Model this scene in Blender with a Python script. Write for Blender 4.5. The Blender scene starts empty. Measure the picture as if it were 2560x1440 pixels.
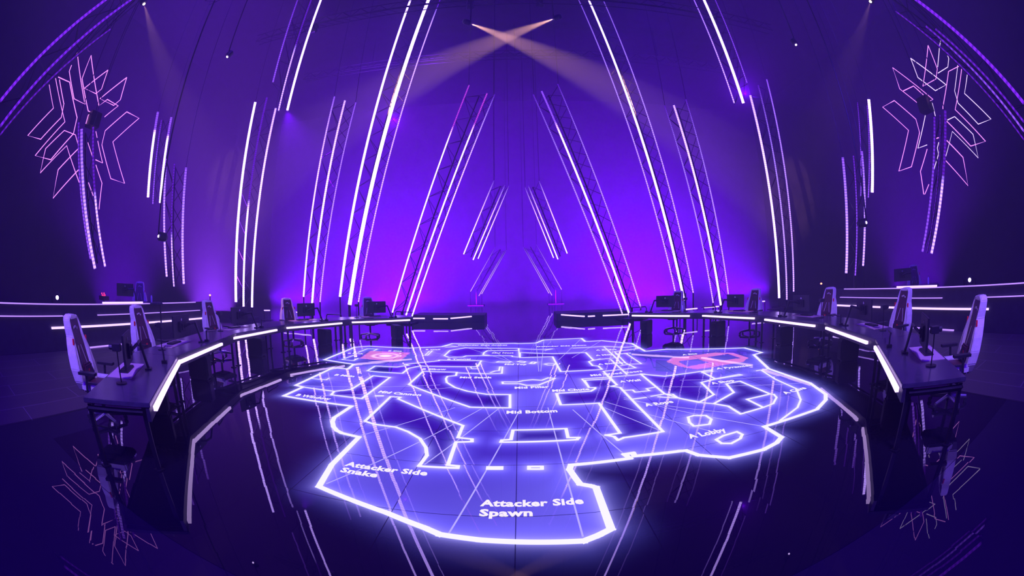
import bpy, bmesh, math, random
import numpy as np
from mathutils import Vector, Matrix
random.seed(4)
sc = bpy.context.scene
COL = sc.collection
PI = math.pi
# ------------------------------------------------------------------ camera
EYE = 1.75                      # camera height above the stage floor, metres
FPX = 1008.4                    # fisheye focal length for a frame 2560 px wide
CX, CY = 1293.1, 610.6          # optical axis in the frame (the lens is shifted)
PITCH, ROLL, YAW = 0.0884, -0.0201, 0.0042
cam = bpy.data.cameras.new('camera'); cam_o = bpy.data.objects.new('camera', cam); COL.objects.link(cam_o)
sc.camera = cam_o
cam.type = 'PANO'; cam.panorama_type = 'FISHEYE_EQUISOLID'
cam.sensor_width = 36; cam.sensor_height = 24; cam.sensor_fit = 'AUTO'
cam.fisheye_lens = FPX*36/2560; cam.fisheye_fov = math.radians(230)
cam.shift_x = -(CX-1280)/2560*1.0; cam.shift_y = -(720-CY)/1440
cam.clip_start = 0.05; cam.clip_end = 300
cam_o.location = (0, 0, EYE)
cam_o.rotation_euler = (Matrix.Rotation(YAW, 3, 'Z') @ Matrix.Rotation(PITCH, 3, 'X') @ Matrix.Rotation(-ROLL, 3, 'Y') @ Matrix.Rotation(PI/2, 3, 'X')).to_euler()
sc.view_settings.view_transform = 'Standard'; sc.view_settings.look = 'None'
sc.view_settings.exposure = 0; sc.view_settings.gamma = 1; sc.view_settings.use_curve_mapping = False
sc.cycles.use_denoising = True
sc.cycles.max_bounces = 5; sc.cycles.diffuse_bounces = 2; sc.cycles.glossy_bounces = 3
sc.cycles.volume_bounces = 0; sc.cycles.transparent_max_bounces = 6
sc.cycles.sample_clamp_indirect = 4; sc.cycles.use_adaptive_sampling = True
sc.cycles.caustics_reflective = False; sc.cycles.caustics_refractive = False
w = bpy.data.worlds.new('world'); sc.world = w; w.use_nodes = True
w.node_tree.nodes['Background'].inputs[0].default_value = (0, 0, 0, 1)
# thin even stage haze fills the hall
vs = w.node_tree.nodes.new('ShaderNodeVolumeScatter'); vs.inputs['Density'].default_value = .011; vs.inputs['Anisotropy'].default_value = .1
w.node_tree.links.new(vs.outputs[0], w.node_tree.nodes['World Output'].inputs['Volume'])

def ray(px, py):
    x = px-CX; y = CY-py; r = math.hypot(x, y)+1e-9; t = 2*math.asin(min(1, r/(2*FPX)))
    v = (math.sin(t)*x/r, math.cos(t), math.sin(t)*y/r)
    c, s = math.cos(ROLL), math.sin(ROLL); X = c*v[0]-s*v[2]; Z = s*v[0]+c*v[2]; Y = v[1]
    c, s = math.cos(PITCH), math.sin(PITCH); Y, Z = c*Y-s*Z, s*Y+c*Z
    c, s = math.cos(YAW), math.sin(YAW); return (c*X-s*Y, s*X+c*Y, Z)
def onz(px, py, z=0.):          # where the sight line meets a level plane
    d = ray(px, py); t = (z-EYE)/d[2]; return Vector((t*d[0], t*d[1], z))
def ond(px, py, D):             # the point at ground distance D
    d = ray(px, py); t = D/math.hypot(d[0], d[1]); return Vector((t*d[0], t*d[1], EYE+t*d[2]))
def onpl(px, py, p, n):         # where it meets the plane through p with normal n
    d = Vector(ray(px, py)); c = Vector((0, 0, EYE)); t = (p-c).dot(n)/d.dot(n); return c+d*t

# ------------------------------------------------------------------ lamps
def lamp(name, kind, loc, power, color, radius=.3, aim=None, angle=60, blend=.6):
    l = bpy.data.lights.new(name, kind); o = bpy.data.objects.new(name, l); COL.objects.link(o)
    l.energy = power; l.color = color; l.shadow_soft_size = radius; o.location = loc
    if kind == 'SPOT': l.spot_size = math.radians(angle); l.spot_blend = blend
    if aim is not None: o.rotation_euler = (Vector(aim)-Vector(loc)).to_track_quat('-Z', 'Y').to_euler()
    return o
VIO = (.16, .0, 1.0); DEEP = (.07, 0, 1.0); WARM = (1.0, .46, .38)
def wash(name, loc, power, color, size, aim):
    o = lamp(name, 'AREA', loc, power, color, .1, aim); o.data.shape = 'RECTANGLE'; o.data.size = size[0]; o.data.size_y = size[1]; o.data.spread = math.radians(110); return o
for sx in (-1, 1):
    # violet flood banks on the floor behind the leaning trusses, throwing up on to the rear drape and into the haze
    wash('violet_flood_bank', (sx*7.0, 24, .3), 5200, VIO, (5, 1), (sx*7, 33, 4.5))
    wash('violet_flood_bank', (sx*7.0, 19.5, .2), 6500, VIO, (4, 1), (sx*7, 25, 6))
    wash('violet_flood_bank', (sx*14, 22, .3), 7000, VIO, (4, 1), (sx*14, 30, 5))
    wash('violet_flood_bank', (sx*17.5, 10.5, .3), 1300, VIO, (3, 1), (sx*19, 11.5, 7))
    wash('violet_flood_bank', (sx*2.2, 27, .3), 1300, VIO, (3, 1), (sx*2.2, 33, 3))
    # added deep blue ambient fill under the roof, aimed outward, no fixtures modelled
    wash('blue_roof_fill', (sx*10, 6, 16), 500, DEEP, (5, 5), (sx*22, 8, 8))
    wash('blue_roof_fill', (sx*6, 16, 16), 250, DEEP, (5, 5), (sx*8, 30, 9))
    lamp('desk_key_light', 'SPOT', (sx*1.5, -2.5, 8.5), 1500, (1.0, .68, .6), .08, (sx*4.9, 3.4, .8), 38, 1)
    lamp('desk_key_light', 'SPOT', (sx*1.0, -2.5, 9.5), 1200, (1.0, .62, .75), .08, (sx*6.0, 8.5, .8), 34, 1)
wash('blue_front_fill', (0, -6, 13), 2600, DEEP, (6, 3), (0, 4, 3))  # added fill behind the camera, puts blue on the near floor and haze
wash('violet_flood_bank', (-13.5, 13.6, .3), 2600, (.25, .03, 1), (2, 1), (-14, 14.2, 8))
lamp('strip_halo_spot', 'SPOT', ond(985, 300, 19), 6000, (.2, .0, 1), .02, ond(985, 320, 30), 140, 1)  # added lamp, stands in for the lens glow around the brightest left strip
lamp('strip_halo_spot', 'SPOT', ond(718, 277, 17.5), 6500, VIO, .1, ond(800, 560, 19), 100, 1)  # added lamp for the violet halo at the upper left truss
lamp('strip_halo_spot', 'SPOT', ond(1862, 235, 18.3), 5500, VIO, .03, ond(1840, 150, 24), 150, 1)  # added lamp for the violet halo at the upper right truss

# ------------------------------------------------------------------ materials
MATS = {}
def mat(name, col=(.02, .02, .03), rough=.5, metal=0., spec=.5):
    if name in MATS: return MATS[name]
    m = bpy.data.materials.new(name); m.use_nodes = True; b = m.node_tree.nodes['Principled BSDF']
    b.inputs['Base Color'].default_value = (*col, 1); b.inputs['Roughness'].default_value = rough
    b.inputs['Metallic'].default_value = metal; b.inputs['Specular IOR Level'].default_value = spec
    MATS[name] = m; return m
def noisy(name, c1, c2, scale, rough=.6, metal=0.):
    m = mat(name, c1, rough, metal); nt = m.node_tree; b = nt.nodes['Principled BSDF']
    tc = nt.nodes.new('ShaderNodeTexCoord'); n = nt.nodes.new('ShaderNodeTexNoise'); n.inputs['Scale'].default_value = scale
    r = nt.nodes.new('ShaderNodeValToRGB'); r.color_ramp.elements[0].color = (*c1, 1); r.color_ramp.elements[1].color = (*c2, 1)
    r.color_ramp.elements[0].position = .35; r.color_ramp.elements[1].position = .65
    nt.links.new(tc.outputs['Object'], n.inputs['Vector']); nt.links.new(n.outputs['Fac'], r.inputs['Fac']); nt.links.new(r.outputs['Color'], b.inputs['Base Color'])
    return m
def glow(name, col, strength=1., sample='AUTO'):
    m = bpy.data.materials.new(name); m.use_nodes = True; nt = m.node_tree; nt.nodes.clear()
    e = nt.nodes.new('ShaderNodeEmission'); o = nt.nodes.new('ShaderNodeOutputMaterial')
    e.inputs[0].default_value = (*col, 1); e.inputs[1].default_value = strength
    nt.links.new(e.outputs[0], o.inputs[0]); m.cycles.emission_sampling = sample; MATS[name] = m; return m
def glow_attr(name, sample):
    m = glow(name, (1, 1, 1), 1., sample); nt = m.node_tree
    a = nt.nodes.new('ShaderNodeAttribute'); a.attribute_name = 'led'; nt.links.new(a.outputs['Color'], nt.nodes['Emission'].inputs[0]); return m
BLACK = noisy('black_metal', (.012, .012, .016), (.02, .02, .026), 8, .35, .6)
PLASTIC = mat('black_plastic', (.015, .015, .02), .4)
WALL = noisy('dark_drape', (.008, .008, .01), (.014, .013, .017), 1.5, .9); CYC = noisy('rear_drape', (.027, .027, .03), (.038, .038, .041), 1.2, .9)
DESK = noisy('desk_laminate', (.045, .04, .06), (.06, .055, .08), 14, .22)
RISER = noisy('riser_black', (.02, .018, .026), (.03, .028, .038), 6, .5)
WHITE_L = noisy('white_leather', (.62, .58, .6), (.7, .66, .68), 20, .4)
DARK_L = noisy('maroon_leather', (.05, .012, .02), (.08, .02, .03), 20, .45)
RED = mat('red_badge', (.8, .02, .02), .4)
SILVER = mat('silver', (.6, .6, .65), .25, .9)
PAD = mat('mouse_pad', (.5, .34, .42), .8)
STRIP = glow_attr('led_strip_light', 'NONE')
nt = STRIP.node_tree; pg = nt.nodes.new('ShaderNodeMath'); pg.operation = 'PINGPONG'; pg.inputs[1].default_value = .045   # single LEDs along the strip
st = nt.nodes.new('ShaderNodeMapRange'); st.inputs['From Max'].default_value = .045; st.inputs['To Min'].default_value = .45; st.inputs['To Max'].default_value = 1.3
nt.links.new(nt.nodes['Attribute'].outputs['Alpha'], pg.inputs[0]); nt.links.new(pg.outputs[0], st.inputs['Value']); nt.links.new(st.outputs['Result'], nt.nodes['Emission'].inputs[1])
BAR = glow('desk_bar_light', (1.7, 1.1, 2.6), 1., 'NONE')
EDGE = glow('riser_strip_light', (.62, .32, 1.5), 1., 'NONE'); EDGE2 = glow('riser_strip_bright', (1.3, .85, 2.2), 1., 'NONE')
FLAKE = glow('flake_neon_pink', (1.35, .42, 1.5), 1., 'NONE'); FLAKE2 = glow('flake_neon_pale', (1.2, .9, 1.5), 1., 'NONE')
WARML = glow('warm_lens', (30, 22, 18), 1., 'NONE'); VIOL = glow('violet_lens', (6, 4, 9), 1., 'NONE'); ORANGE = glow('orange_lamp', (4, 1.0, .6), 1., 'NONE')
GLASS = mat('bottle_plastic', (.6, .6, .8), .15)

def tile_floor(m, rough):
    """glossy panels, each tilted a hair its own way, so reflections jog from panel to panel"""
    nt = m.node_tree; b = nt.nodes['Principled BSDF']; N = nt.nodes.new; L = nt.links.new
    b.inputs['Roughness'].default_value = rough; b.inputs['IOR'].default_value = 1.75
    g = N('ShaderNodeNewGeometry'); out = None
    for size, amp in ((.92, .0075), (.23, .0022)):
        a = N('ShaderNodeVectorMath'); a.operation = 'ADD'; a.inputs[1].default_value = (.06, -2.55+9.2, 5)
        d = N('ShaderNodeVectorMath'); d.operation = 'DIVIDE'; d.inputs[1].default_value = (size, size, 50)
        f = N('ShaderNodeVectorMath'); f.operation = 'FLOOR'; wn = N('ShaderNodeTexWhiteNoise')
        s = N('ShaderNodeVectorMath'); s.operation = 'SUBTRACT'; s.inputs[1].default_value = (.5, .5, .5)
        k = N('ShaderNodeVectorMath'); k.operation = 'MULTIPLY'; k.inputs[1].default_value = (amp, amp, 0)
        L(g.outputs['Position'], a.inputs[0]); L(a.outputs[0], d.inputs[0]); L(d.outputs[0], f.inputs[0]); L(f.outputs[0], wn.inputs['Vector'])
        L(wn.outputs['Color'], s.inputs[0]); L(s.outputs[0], k.inputs[0])
        ad = N('ShaderNodeVectorMath'); ad.operation = 'ADD'; L(k.outputs[0], ad.inputs[0]); L(out if out else g.outputs['Normal'], ad.inputs[1]); out = ad.outputs[0]
    n = N('ShaderNodeVectorMath'); n.operation = 'NORMALIZE'; L(out, n.inputs[0]); L(n.outputs[0], b.inputs['Normal'])
    return m
FLOOR = tile_floor(mat('stage_floor_gloss', (.016, .014, .022), .01), .01)

# ------------------------------------------------------------------ mesh helpers
class MB:
    def __init__(s): s.v = []; s.f = []; s.m = []
    def add(s, vs, fs, mi=0):
        n = len(s.v); s.v += [tuple(v) for v in vs]; s.f += [tuple(n+i for i in f) for f in fs]; s.m += [mi]*len(fs)
    def box(s, c, d, M=None, mi=0):
        vs = [Vector((c[0]+x*d[0]/2, c[1]+y*d[1]/2, c[2]+z*d[2]/2)) for x in (-1, 1) for y in (-1, 1) for z in (-1, 1)]
        if M: vs = [M @ v for v in vs]
        s.add(vs, [(0, 1, 3, 2), (4, 6, 7, 5), (0, 4, 5, 1), (2, 3, 7, 6), (0, 2, 6, 4), (1, 5, 7, 3)], mi)
    def prism(s, poly, z0, z1, mi=0):
        n = len(poly); vs = [(p[0], p[1], z0) for p in poly]+[(p[0], p[1], z1) for p in poly]
        s.add(vs, [tuple(range(n-1, -1, -1)), tuple(range(n, 2*n))]+[(i, (i+1) % n, n+(i+1) % n, n+i) for i in range(n)], mi)
    def tube(s, pts, r, n=6, mi=0, r2=None, cap=True):
        pts = [Vector(p) for p in pts]; rings = []
        for i, p in enumerate(pts):
            a = pts[max(i-1, 0)]; b = pts[min(i+1, len(pts)-1)]; t = (b-a).normalized()
            u = t.orthogonal().normalized() if i == 0 else (u-t*u.dot(t)).normalized()
            q = t.cross(u); rr = r if r2 is None else r+(r2-r)*i/(len(pts)-1)
            rings.append([p+(u*math.cos(2*PI*k/n+PI/n)+q*math.sin(2*PI*k/n+PI/n))*rr for k in range(n)])
        fs = [(i*n+k, i*n+(k+1) % n, (i+1)*n+(k+1) % n, (i+1)*n+k) for i in range(len(pts)-1) for k in range(n)]
        if cap: fs += [tuple(range(n-1, -1, -1)), tuple((len(pts)-1)*n+k for k in range(n))]
        s.add([v for R in rings for v in R], fs, mi)
    def lathe(s, prof, c=(0, 0, 0), n=14, mi=0, M=None):
        vs = [Vector((c[0]+r*math.cos(2*PI*k/n), c[1]+r*math.sin(2*PI*k/n), c[2]+z)) for r, z in prof for k in range(n)]
        if M: vs = [M @ v for v in vs]
        fs = [(i*n+k, i*n+(k+1) % n, (i+1)*n+(k+1) % n, (i+1)*n+k) for i in range(len(prof)-1) for k in range(n)]
        fs += [tuple(range(n-1, -1, -1)), tuple((len(prof)-1)*n+k for k in range(n))]
        s.add(vs, fs, mi)
    def build(s, name, mats, parent=None, bevel=0, smooth=False, at=None):
        me = bpy.data.meshes.new(name); me.from_pydata([tuple(v) for v in s.v], [], s.f)
        for m in (mats if isinstance(mats, (list, tuple)) else [mats]): me.materials.append(m)
        me.polygons.foreach_set('material_index', s.m)
        bm = bmesh.new(); bm.from_mesh(me); bmesh.ops.recalc_face_normals(bm, faces=bm.faces)
        if bevel: bmesh.ops.bevel(bm, geom=bm.edges[:], offset=bevel, segments=2, affect='EDGES', clamp_overlap=True)
        bm.to_mesh(me); bm.free()
        if smooth: me.polygons.foreach_set('use_smooth', [True]*len(me.polygons))
        if at is not None: me.transform(Matrix.Translation(-Vector(at)))
        o = bpy.data.objects.new(name, me); COL.objects.link(o)
        if at is not None: o.location = at
        if parent: o.parent = parent
        return o
def tag(o, label=None, cat=None, group=None, kind=None):
    if label: o['label'] = label
    if cat: o['category'] = cat
    if group: o['group'] = group
    if kind: o['kind'] = kind
    return o
def empty(name, loc=(0, 0, 0), rz=0):
    o = bpy.data.objects.new(name, None); COL.objects.link(o); o.location = loc; o.rotation_euler = (0, 0, rz); o.empty_display_size = .1; return o
def copy_tree(o, parent=None):
    c = o.copy(); COL.objects.link(c); c.parent = parent
    for ch in [x for x in o.children]: copy_tree(ch, c)
    return c

# ------------------------------------------------------------------ the hall
X0, X1, Y0, Y1, ZC = -24, 24, -9, 33, 17.5
def slab(name, c, d, m):
    b = MB(); b.box((0, 0, 0), d); o = b.build(name, m); o.location = c; o['kind'] = 'structure'; return o
slab('floor', (0, (Y0+Y1)/2, -.1), (X1-X0, Y1-Y0, .2), FLOOR)
DECKF = mat('deck_floor', (.05, .035, .045), .5); nt = DECKF.node_tree; wv = nt.nodes.new('ShaderNodeTexBrick'); tc = nt.nodes.new('ShaderNodeNewGeometry')
wv.inputs['Color1'].default_value = (.055, .04, .05, 1); wv.inputs['Color2'].default_value = (.045, .033, .042, 1); wv.inputs['Mortar'].default_value = (.2, .16, .2, 1)
wv.inputs['Scale'].default_value = 1; wv.inputs['Mortar Size'].default_value = .006; wv.inputs['Brick Width'].default_value = 2.4; wv.inputs['Row Height'].default_value = .6
mp = nt.nodes.new('ShaderNodeMapping'); mp.inputs['Rotation'].default_value = (0, 0, PI/2); nt.links.new(tc.outputs['Position'], mp.inputs[0]); nt.links.new(mp.outputs[0], wv.inputs['Vector']); nt.links.new(wv.outputs['Color'], nt.nodes['Principled BSDF'].inputs['Base Color'])
for sx in (-1, 1):
    b = MB(); b.prism([(sx*9.6, -5), (sx*9.6, 9.4), (sx*8.4, 9.4), (sx*7.3, 6.4), (sx*6.6, 4.0), (sx*5.45, 2.3), (sx*5.45, -5)], .0, .012); o = b.build('floor_left' if sx < 0 else 'floor_right', DECKF); o['kind'] = 'structure'
slab('ceiling', (0, (Y0+Y1)/2, ZC+.1), (X1-X0, Y1-Y0, .2), WALL)
slab('wall_back', (0, Y1+.1, ZC/2), (X1-X0, .2, ZC), CYC)
slab('wall_front', (0, Y0-.1, ZC/2), (X1-X0, .2, ZC), WALL)
slab('wall_left', (X0-.1, (Y0+Y1)/2, ZC/2), (.2, Y1-Y0, ZC), WALL)
slab('wall_right', (X1+.1, (Y0+Y1)/2, ZC/2), (.2, Y1-Y0, ZC), WALL)
# ------------------------------------------------------------------ LED floor map
C1 = (700, 840, 6.4); C2 = (1050, 835, 6.4); C3 = (1380, 835, 6.4); C4 = (1700, 860, 6.4); C5 = (780, 1020, 4.); C6 = (1200, 1020, 4.); C7 = (1560, 960, 5.818)
def P(c, *pts): return [tuple(onz(c[0]+x/c[2], c[1]+y/c[2]))[:2] for x, y in pts]
OUT = (P(C5, (70, 790), (740, 1050), (1130, 1205), (1280, 1270), (1560, 1310)) + P(C6, (0, 1325), (400, 1345), (1040, 1335), (1180, 1280), (1310, 1215), (1160, 800), (1110, 785), (1000, 765), (950, 700), (895, 620), (910, 575), (1500, 508), (1445, 468), (1530, 455), (1545, 485), (2000, 435))
  + P(C7, (900, 975), (1080, 1040), (1530, 1080), (2030, 960), (2220, 860), (2290, 780), (2040, 625)) + P(C4, (2190, 1050), (2330, 900), (2330, 810), (2080, 630), (1420, 400), (1180, 175), (1310, 140), (1030, 65), (0, 85))
  + P(C3, (1850, 245), (1490, 278), (1280, 155), (800, 108), (530, 122), (470, 70)) + P(C2, (1980, 95), (1860, 145), (1570, 155), (1510, 150), (520, 155), (350, 205), (0, 220))
  + P(C1, (2080, 195), (1430, 165), (1200, 180), (710, 383), (1000, 430), (1180, 455), (1090, 530), (850, 510), (250, 793), (370, 820), (60, 963), (1150, 1127), (870, 1310)) + P(C5, (205, 140), (215, 190), (250, 230), (300, 255), (470, 295), (200, 570)))
HOLES = [
 P(C1, (1770, 975), (1930, 985), (1890, 1010))+P(C5, (1510, 180), (1460, 300), (1600, 315), (1600, 340), (1440, 345), (1360, 575), (1460, 585), (1455, 605), (1070, 585), (1150, 480), (1140, 400), (1080, 310), (960, 240), (840, 195), (620, 165), (530, 135)),
 P(C2, (50, 600), (590, 615), (575, 670), (440, 680), (415, 720), (430, 780), (560, 860), (760, 920), (1070, 970), (1440, 975), (1440, 1185), (800, 1175), (0, 885))+P(C1, (2060, 780)),
 P(C1, (2000, 455), (2540, 400))+P(C2, (310, 420), (980, 430), (920, 525), (0, 515))+P(C1, (2250, 480), (2060, 520), (1960, 600), (1590, 580), (1400, 560), (1520, 485), (1870, 500), (2060, 470)),
 P(C1, (870, 890), (1140, 860), (1490, 640), (1760, 665), (1370, 960), (1310, 1005), (1230, 995), (820, 945)),
 P(C2, (720, 225), (1580, 232), (1580, 262), (1080, 268), (1025, 300), (1010, 335), (1100, 347), (740, 352), (690, 370), (460, 375), (390, 350), (480, 265)),
 P(C2, (1600, 300), (2130, 320))+P(C3, (540, 300), (660, 420), (590, 445), (650, 510), (740, 515), (800, 570), (140, 605), (10, 365))+P(C2, (1600, 380)),
 P(C3, (520, 745), (930, 720), (1040, 820), (950, 840), (1090, 860), (1270, 1050))+P(C6, (1830, 240), (1440, 300), (1380, 325), (1340, 290), (1260, 275), (1400, 255))+P(C3, (750, 1110), (140, 1140), (70, 955), (620, 920), (690, 880), (690, 860), (590, 860)),
 P(C3, (1420, 645), (1800, 680), (2540, 580))+P(C4, (350, 450), (560, 560), (340, 620), (540, 815), (300, 940), (0, 875))+P(C3, (1800, 960)),
 P(C4, (740, 640), (960, 600), (1440, 805), (1070, 890), (1330, 1020), (970, 1125), (770, 1000), (540, 960), (860, 780)),
 P(C6, (330, 225), (860, 210), (880, 300), (990, 300), (970, 320), (210, 345), (220, 325), (310, 320))]
LINES = [  # open or closed extra lines: (points, width factor)
 (P(C1, (370, 820), (870, 890), (820, 945)), 1), (P(C1, (510, 685), (740, 705), (780, 680)), .7), (P(C1, (990, 380), (1180, 398), (1250, 360)), .7), (P(C1, (990, 380), (1180, 310)), .7),
 (P(C1, (1250, 265), (1400, 205), (1560, 210), (1500, 240)), .7), (P(C2, (1580, 232), (1590, 375), (1480, 365), (1470, 350), (1000, 350)), .8), (P(C2, (350, 205), (470, 190), (600, 205), (410, 215)), .6),
 (P(C2, (80, 345), (150, 275), (200, 270), (120, 345), (80, 345)), .7), (P(C2, (1600, 240), (1900, 250), (2120, 240), (2000, 262)), .7), (P(C2, (1220, 455), (1260, 440), (1460, 445), (1420, 462), (1220, 455)), .8),
 (P(C2, (1560, 445), (1600, 435), (1690, 445), (1660, 462), (1560, 445)), .8), (P(C2, (1760, 475), (1800, 450), (1860, 455), (1820, 478), (1760, 475)), 1.2), (P(C2, (1990, 485), (2050, 472), (2170, 475), (2150, 500), (2050, 500), (1990, 485)), .7),
 (P(C2, (600, 625), (1100, 640), (1310, 635), (1320, 530), (1280, 528), (1265, 590), (1200, 595), (1130, 620)), .9), (P(C2, (810, 530), (830, 560), (920, 558)), .6),
 (P(C2, (1320, 770), (1560, 772), (1650, 750), (1800, 735), (1950, 745), (2050, 705), (2160, 715), (2000, 780), (1900, 820), (1700, 825), (1600, 800), (1325, 800), (1320, 770)), 1),
 (P(C3, (480, 722), (1480, 645), (1420, 640)), .8), (P(C3, (480, 722), (590, 860)), .8), (P(C3, (820, 600), (930, 720)), .8), (P(C3, (820, 600), (930, 700), (1040, 820)), .9), (P(C3, (940, 410), (1200, 650)), .9),
 (P(C3, (660, 420), (1000, 385)), .7), (P(C3, (590, 445), (770, 400)), .7), (P(C3, (340, 228), (840, 200), (1170, 215), (1340, 200), (1380, 235), (1000, 285), (1180, 470)), .8),
 (P(C3, (1180, 310), (1430, 480), (1250, 485), (1100, 510)), .8), (P(C3, (1150, 455), (1340, 545), (820, 600)), .9), (P(C3, (900, 270), (1130, 490)), .8), (P(C3, (830, 205), (1060, 410)), .7),
 (P(C3, (1150, 905), (1290, 900), (1330, 935), (1560, 912), (1510, 880), (1680, 850)), .8), (P(C3, (1270, 1050), (1500, 1020)), 1), (P(C3, (1590, 1000), (1800, 965), (1930, 968), (2020, 1030), (1700, 1010)), .9), (P(C3, (2020, 1030), (2360, 1090)), .9),
 (P(C4, (560, 560), (940, 490), (990, 500), (600, 560), (340, 620)), .9), (P(C4, (300, 445), (500, 425), (520, 440), (350, 465)), .8), (P(C4, (1230, 430), (1420, 400)), 1), (P(C4, (1310, 430), (1520, 565), (1860, 720), (1930, 900), (1880, 1020), (1600, 1230)), .9),
 (P(C4, (1440, 805), (1500, 810), (1545, 860), (1490, 960), (1330, 1020)), .9), (P(C4, (0, 875), (300, 940), (540, 960)), .7), (P(C4, (130, 1175), (220, 1150), (410, 1150), (500, 1210), (470, 1290), (220, 1320), (150, 1260), (130, 1175)), 1),
 (P(C7, (1340, 815), (1440, 760), (1640, 700), (1720, 740), (1690, 800), (1560, 870), (1420, 870), (1340, 815)), 1), (P(C6, (95, 605), (200, 605)), 2.2), (P(C6, (490, 590), (620, 590), (620, 615), (490, 615), (490, 590)), 1),
 (P(C1, (1540, 962), (1640, 962)), 1.4)]
S = lambda *a: [tuple(onz(x, y))[:2] for x, y in a]
RAYS = [S(*r) for r in (((1122, 1335), (1300, 1025)), ((1457, 1342), (1370, 1020)), ((1560, 1136), (1432, 1025)), ((1657, 1080), (1512, 1020)), ((817, 1210), (1042, 1109), (1205, 1022)), ((900, 1090), (1137, 1020)), ((1062, 1162), (1247, 1022)), ((1910, 1067), (1560, 995)),
  ((1809, 1087), (1663, 1048), (1512, 1005)), ((1849, 1035), (1560, 999)), ((2012, 958), (1850, 965), (1640, 967)), ((1956, 940), (1700, 951)), ((739, 964), (1100, 963)), ((709, 990), (950, 985), (1140, 968)), ((1037, 873), (1236, 908)), ((1136, 859), (1269, 902)), ((1340, 858), (1347, 929)), ((1360, 850), (1352, 929)), ((1453, 847), (1397, 900)), ((1503, 852), (1430, 895)), ((1205, 860), (1290, 912)))]
PINK1 = P(C1, (1450, 240), (2090, 268), (1920, 395), (1840, 400), (1270, 365))
PINK2 = P(C3, (1830, 445), (1920, 385))+P(C4, (550, 140), (850, 145), (1090, 225), (1010, 290), (280, 405))+P(C3, (2250, 560), (2030, 520))
PH1 = P(C3, (2020, 440))+P(C4, (280, 240), (460, 300), (110, 365)); PH2 = P(C4, (440, 212), (770, 160), (960, 230), (640, 272))

def inside(px, py, poly):
    r = np.zeros(px.shape, bool); n = len(poly)
    for i in range(n):
        x1, y1 = poly[i]; x2, y2 = poly[(i+1) % n]
        if y1 == y2: continue
        c = ((y1 > py) != (y2 > py)) & (px < (x2-x1)*(py-y1)/(y2-y1)+x1); r ^= c
    return r
def dist(px, py, poly, closed):
    d = np.full(px.shape, 9.); n = len(poly)
    for i in range(n if closed else n-1):
        x1, y1 = poly[i]; x2, y2 = poly[(i+1) % n]
        L2 = (x2-x1)**2+(y2-y1)**2+1e-9; t = np.clip(((px-x1)*(x2-x1)+(py-y1)*(y2-y1))/L2, 0, 1)
        d = np.minimum(d, np.hypot(px-x1-t*(x2-x1), py-y1-t*(y2-y1)))
    return d
gx = np.arange(-4.7, 5.9, .03); gy = np.arange(1.3, 12.4, .03); GX, GY = np.meshgrid(gx, gy); nx, ny = len(gx), len(gy)
ins = inside(GX, GY, OUT)
hole = np.zeros_like(ins)
for h in HOLES: hole |= inside(GX, GY, h)
dl = dist(GX, GY, OUT, True)
for h in HOLES: dl = np.minimum(dl, dist(GX, GY, h, True))
for l, wf in LINES: dl = np.minimum(dl, dist(GX, GY, l, False)+.02*(1-min(wf, 1)))
cloud = .5+.25*np.sin(GX*1.9+1.3*np.sin(GY*1.1))+.25*np.sin(GY*2.3+1.7*np.sin(GX*.9+2))
cell = cloud[..., None]
fill = np.array([.04, .015, .42])*(1-cell)+np.array([.15, .12, .85])*cell
dark = np.array([.012, .0, .22]); off = np.array([0., 0., .0])
col = np.where(ins[..., None], np.where(hole[..., None], dark, fill), off)
g = np.exp(-dl/.042)[..., None]*np.array([.42, .38, 1.0])+np.exp(-(dl/.22)**2)[..., None]*np.array([.05, .045, .33])*np.where(hole, .45, np.where(ins, 1, .8))[..., None]
col = col+g
pk = inside(GX, GY, PINK1) | (inside(GX, GY, PINK2) & ~inside(GX, GY, PH1) & ~inside(GX, GY, PH2))
ex, ey = P(C1, (1690, 320))[0]
er = np.hypot(GX-ex, GY-ey); em = np.clip(1-(er-.12)/.06, 0, 1)+np.exp(-((er-.3)/.05)**2)*.7
col = np.where(pk[..., None], np.array([.74, .2, .74])+g*.15, col)+em[..., None]*np.array([.6, .7, .5])
me = bpy.data.meshes.new('led_floor')
Vv = np.stack([GX, GY, np.full(GX.shape, .004)], -1).reshape(-1, 3)
I = np.arange(nx*ny).reshape(ny, nx); F4 = np.stack([I[:-1, :-1], I[:-1, 1:], I[1:, 1:], I[1:, :-1]], -1).reshape(-1, 4)
me.vertices.add(len(Vv)); me.vertices.foreach_set('co', Vv.ravel()); me.loops.add(F4.size); me.loops.foreach_set('vertex_index', F4.ravel().astype(np.int32))
me.polygons.add(len(F4)); me.polygons.foreach_set('loop_start', np.arange(0, F4.size, 4, dtype=np.int32)); me.update(calc_edges=True)
ca = me.color_attributes.new('led', 'FLOAT_COLOR', 'POINT'); ca.data.foreach_set('color', np.concatenate([col.reshape(-1, 3), np.ones((nx*ny, 1))], 1).astype(np.float32).ravel())
LEDF = tile_floor(mat('led_floor_panels', (.006, .005, .01), .012), .012); LEDF.cycles.emission_sampling = 'NONE'
nt = LEDF.node_tree; N = nt.nodes.new; L = nt.links.new; b = nt.nodes['Principled BSDF']
at = N('ShaderNodeAttribute'); at.attribute_name = 'led'; geo = N('ShaderNodeNewGeometry'); sx = N('ShaderNodeSeparateXYZ'); L(geo.outputs['Position'], sx.inputs[0])
prev = None
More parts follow.
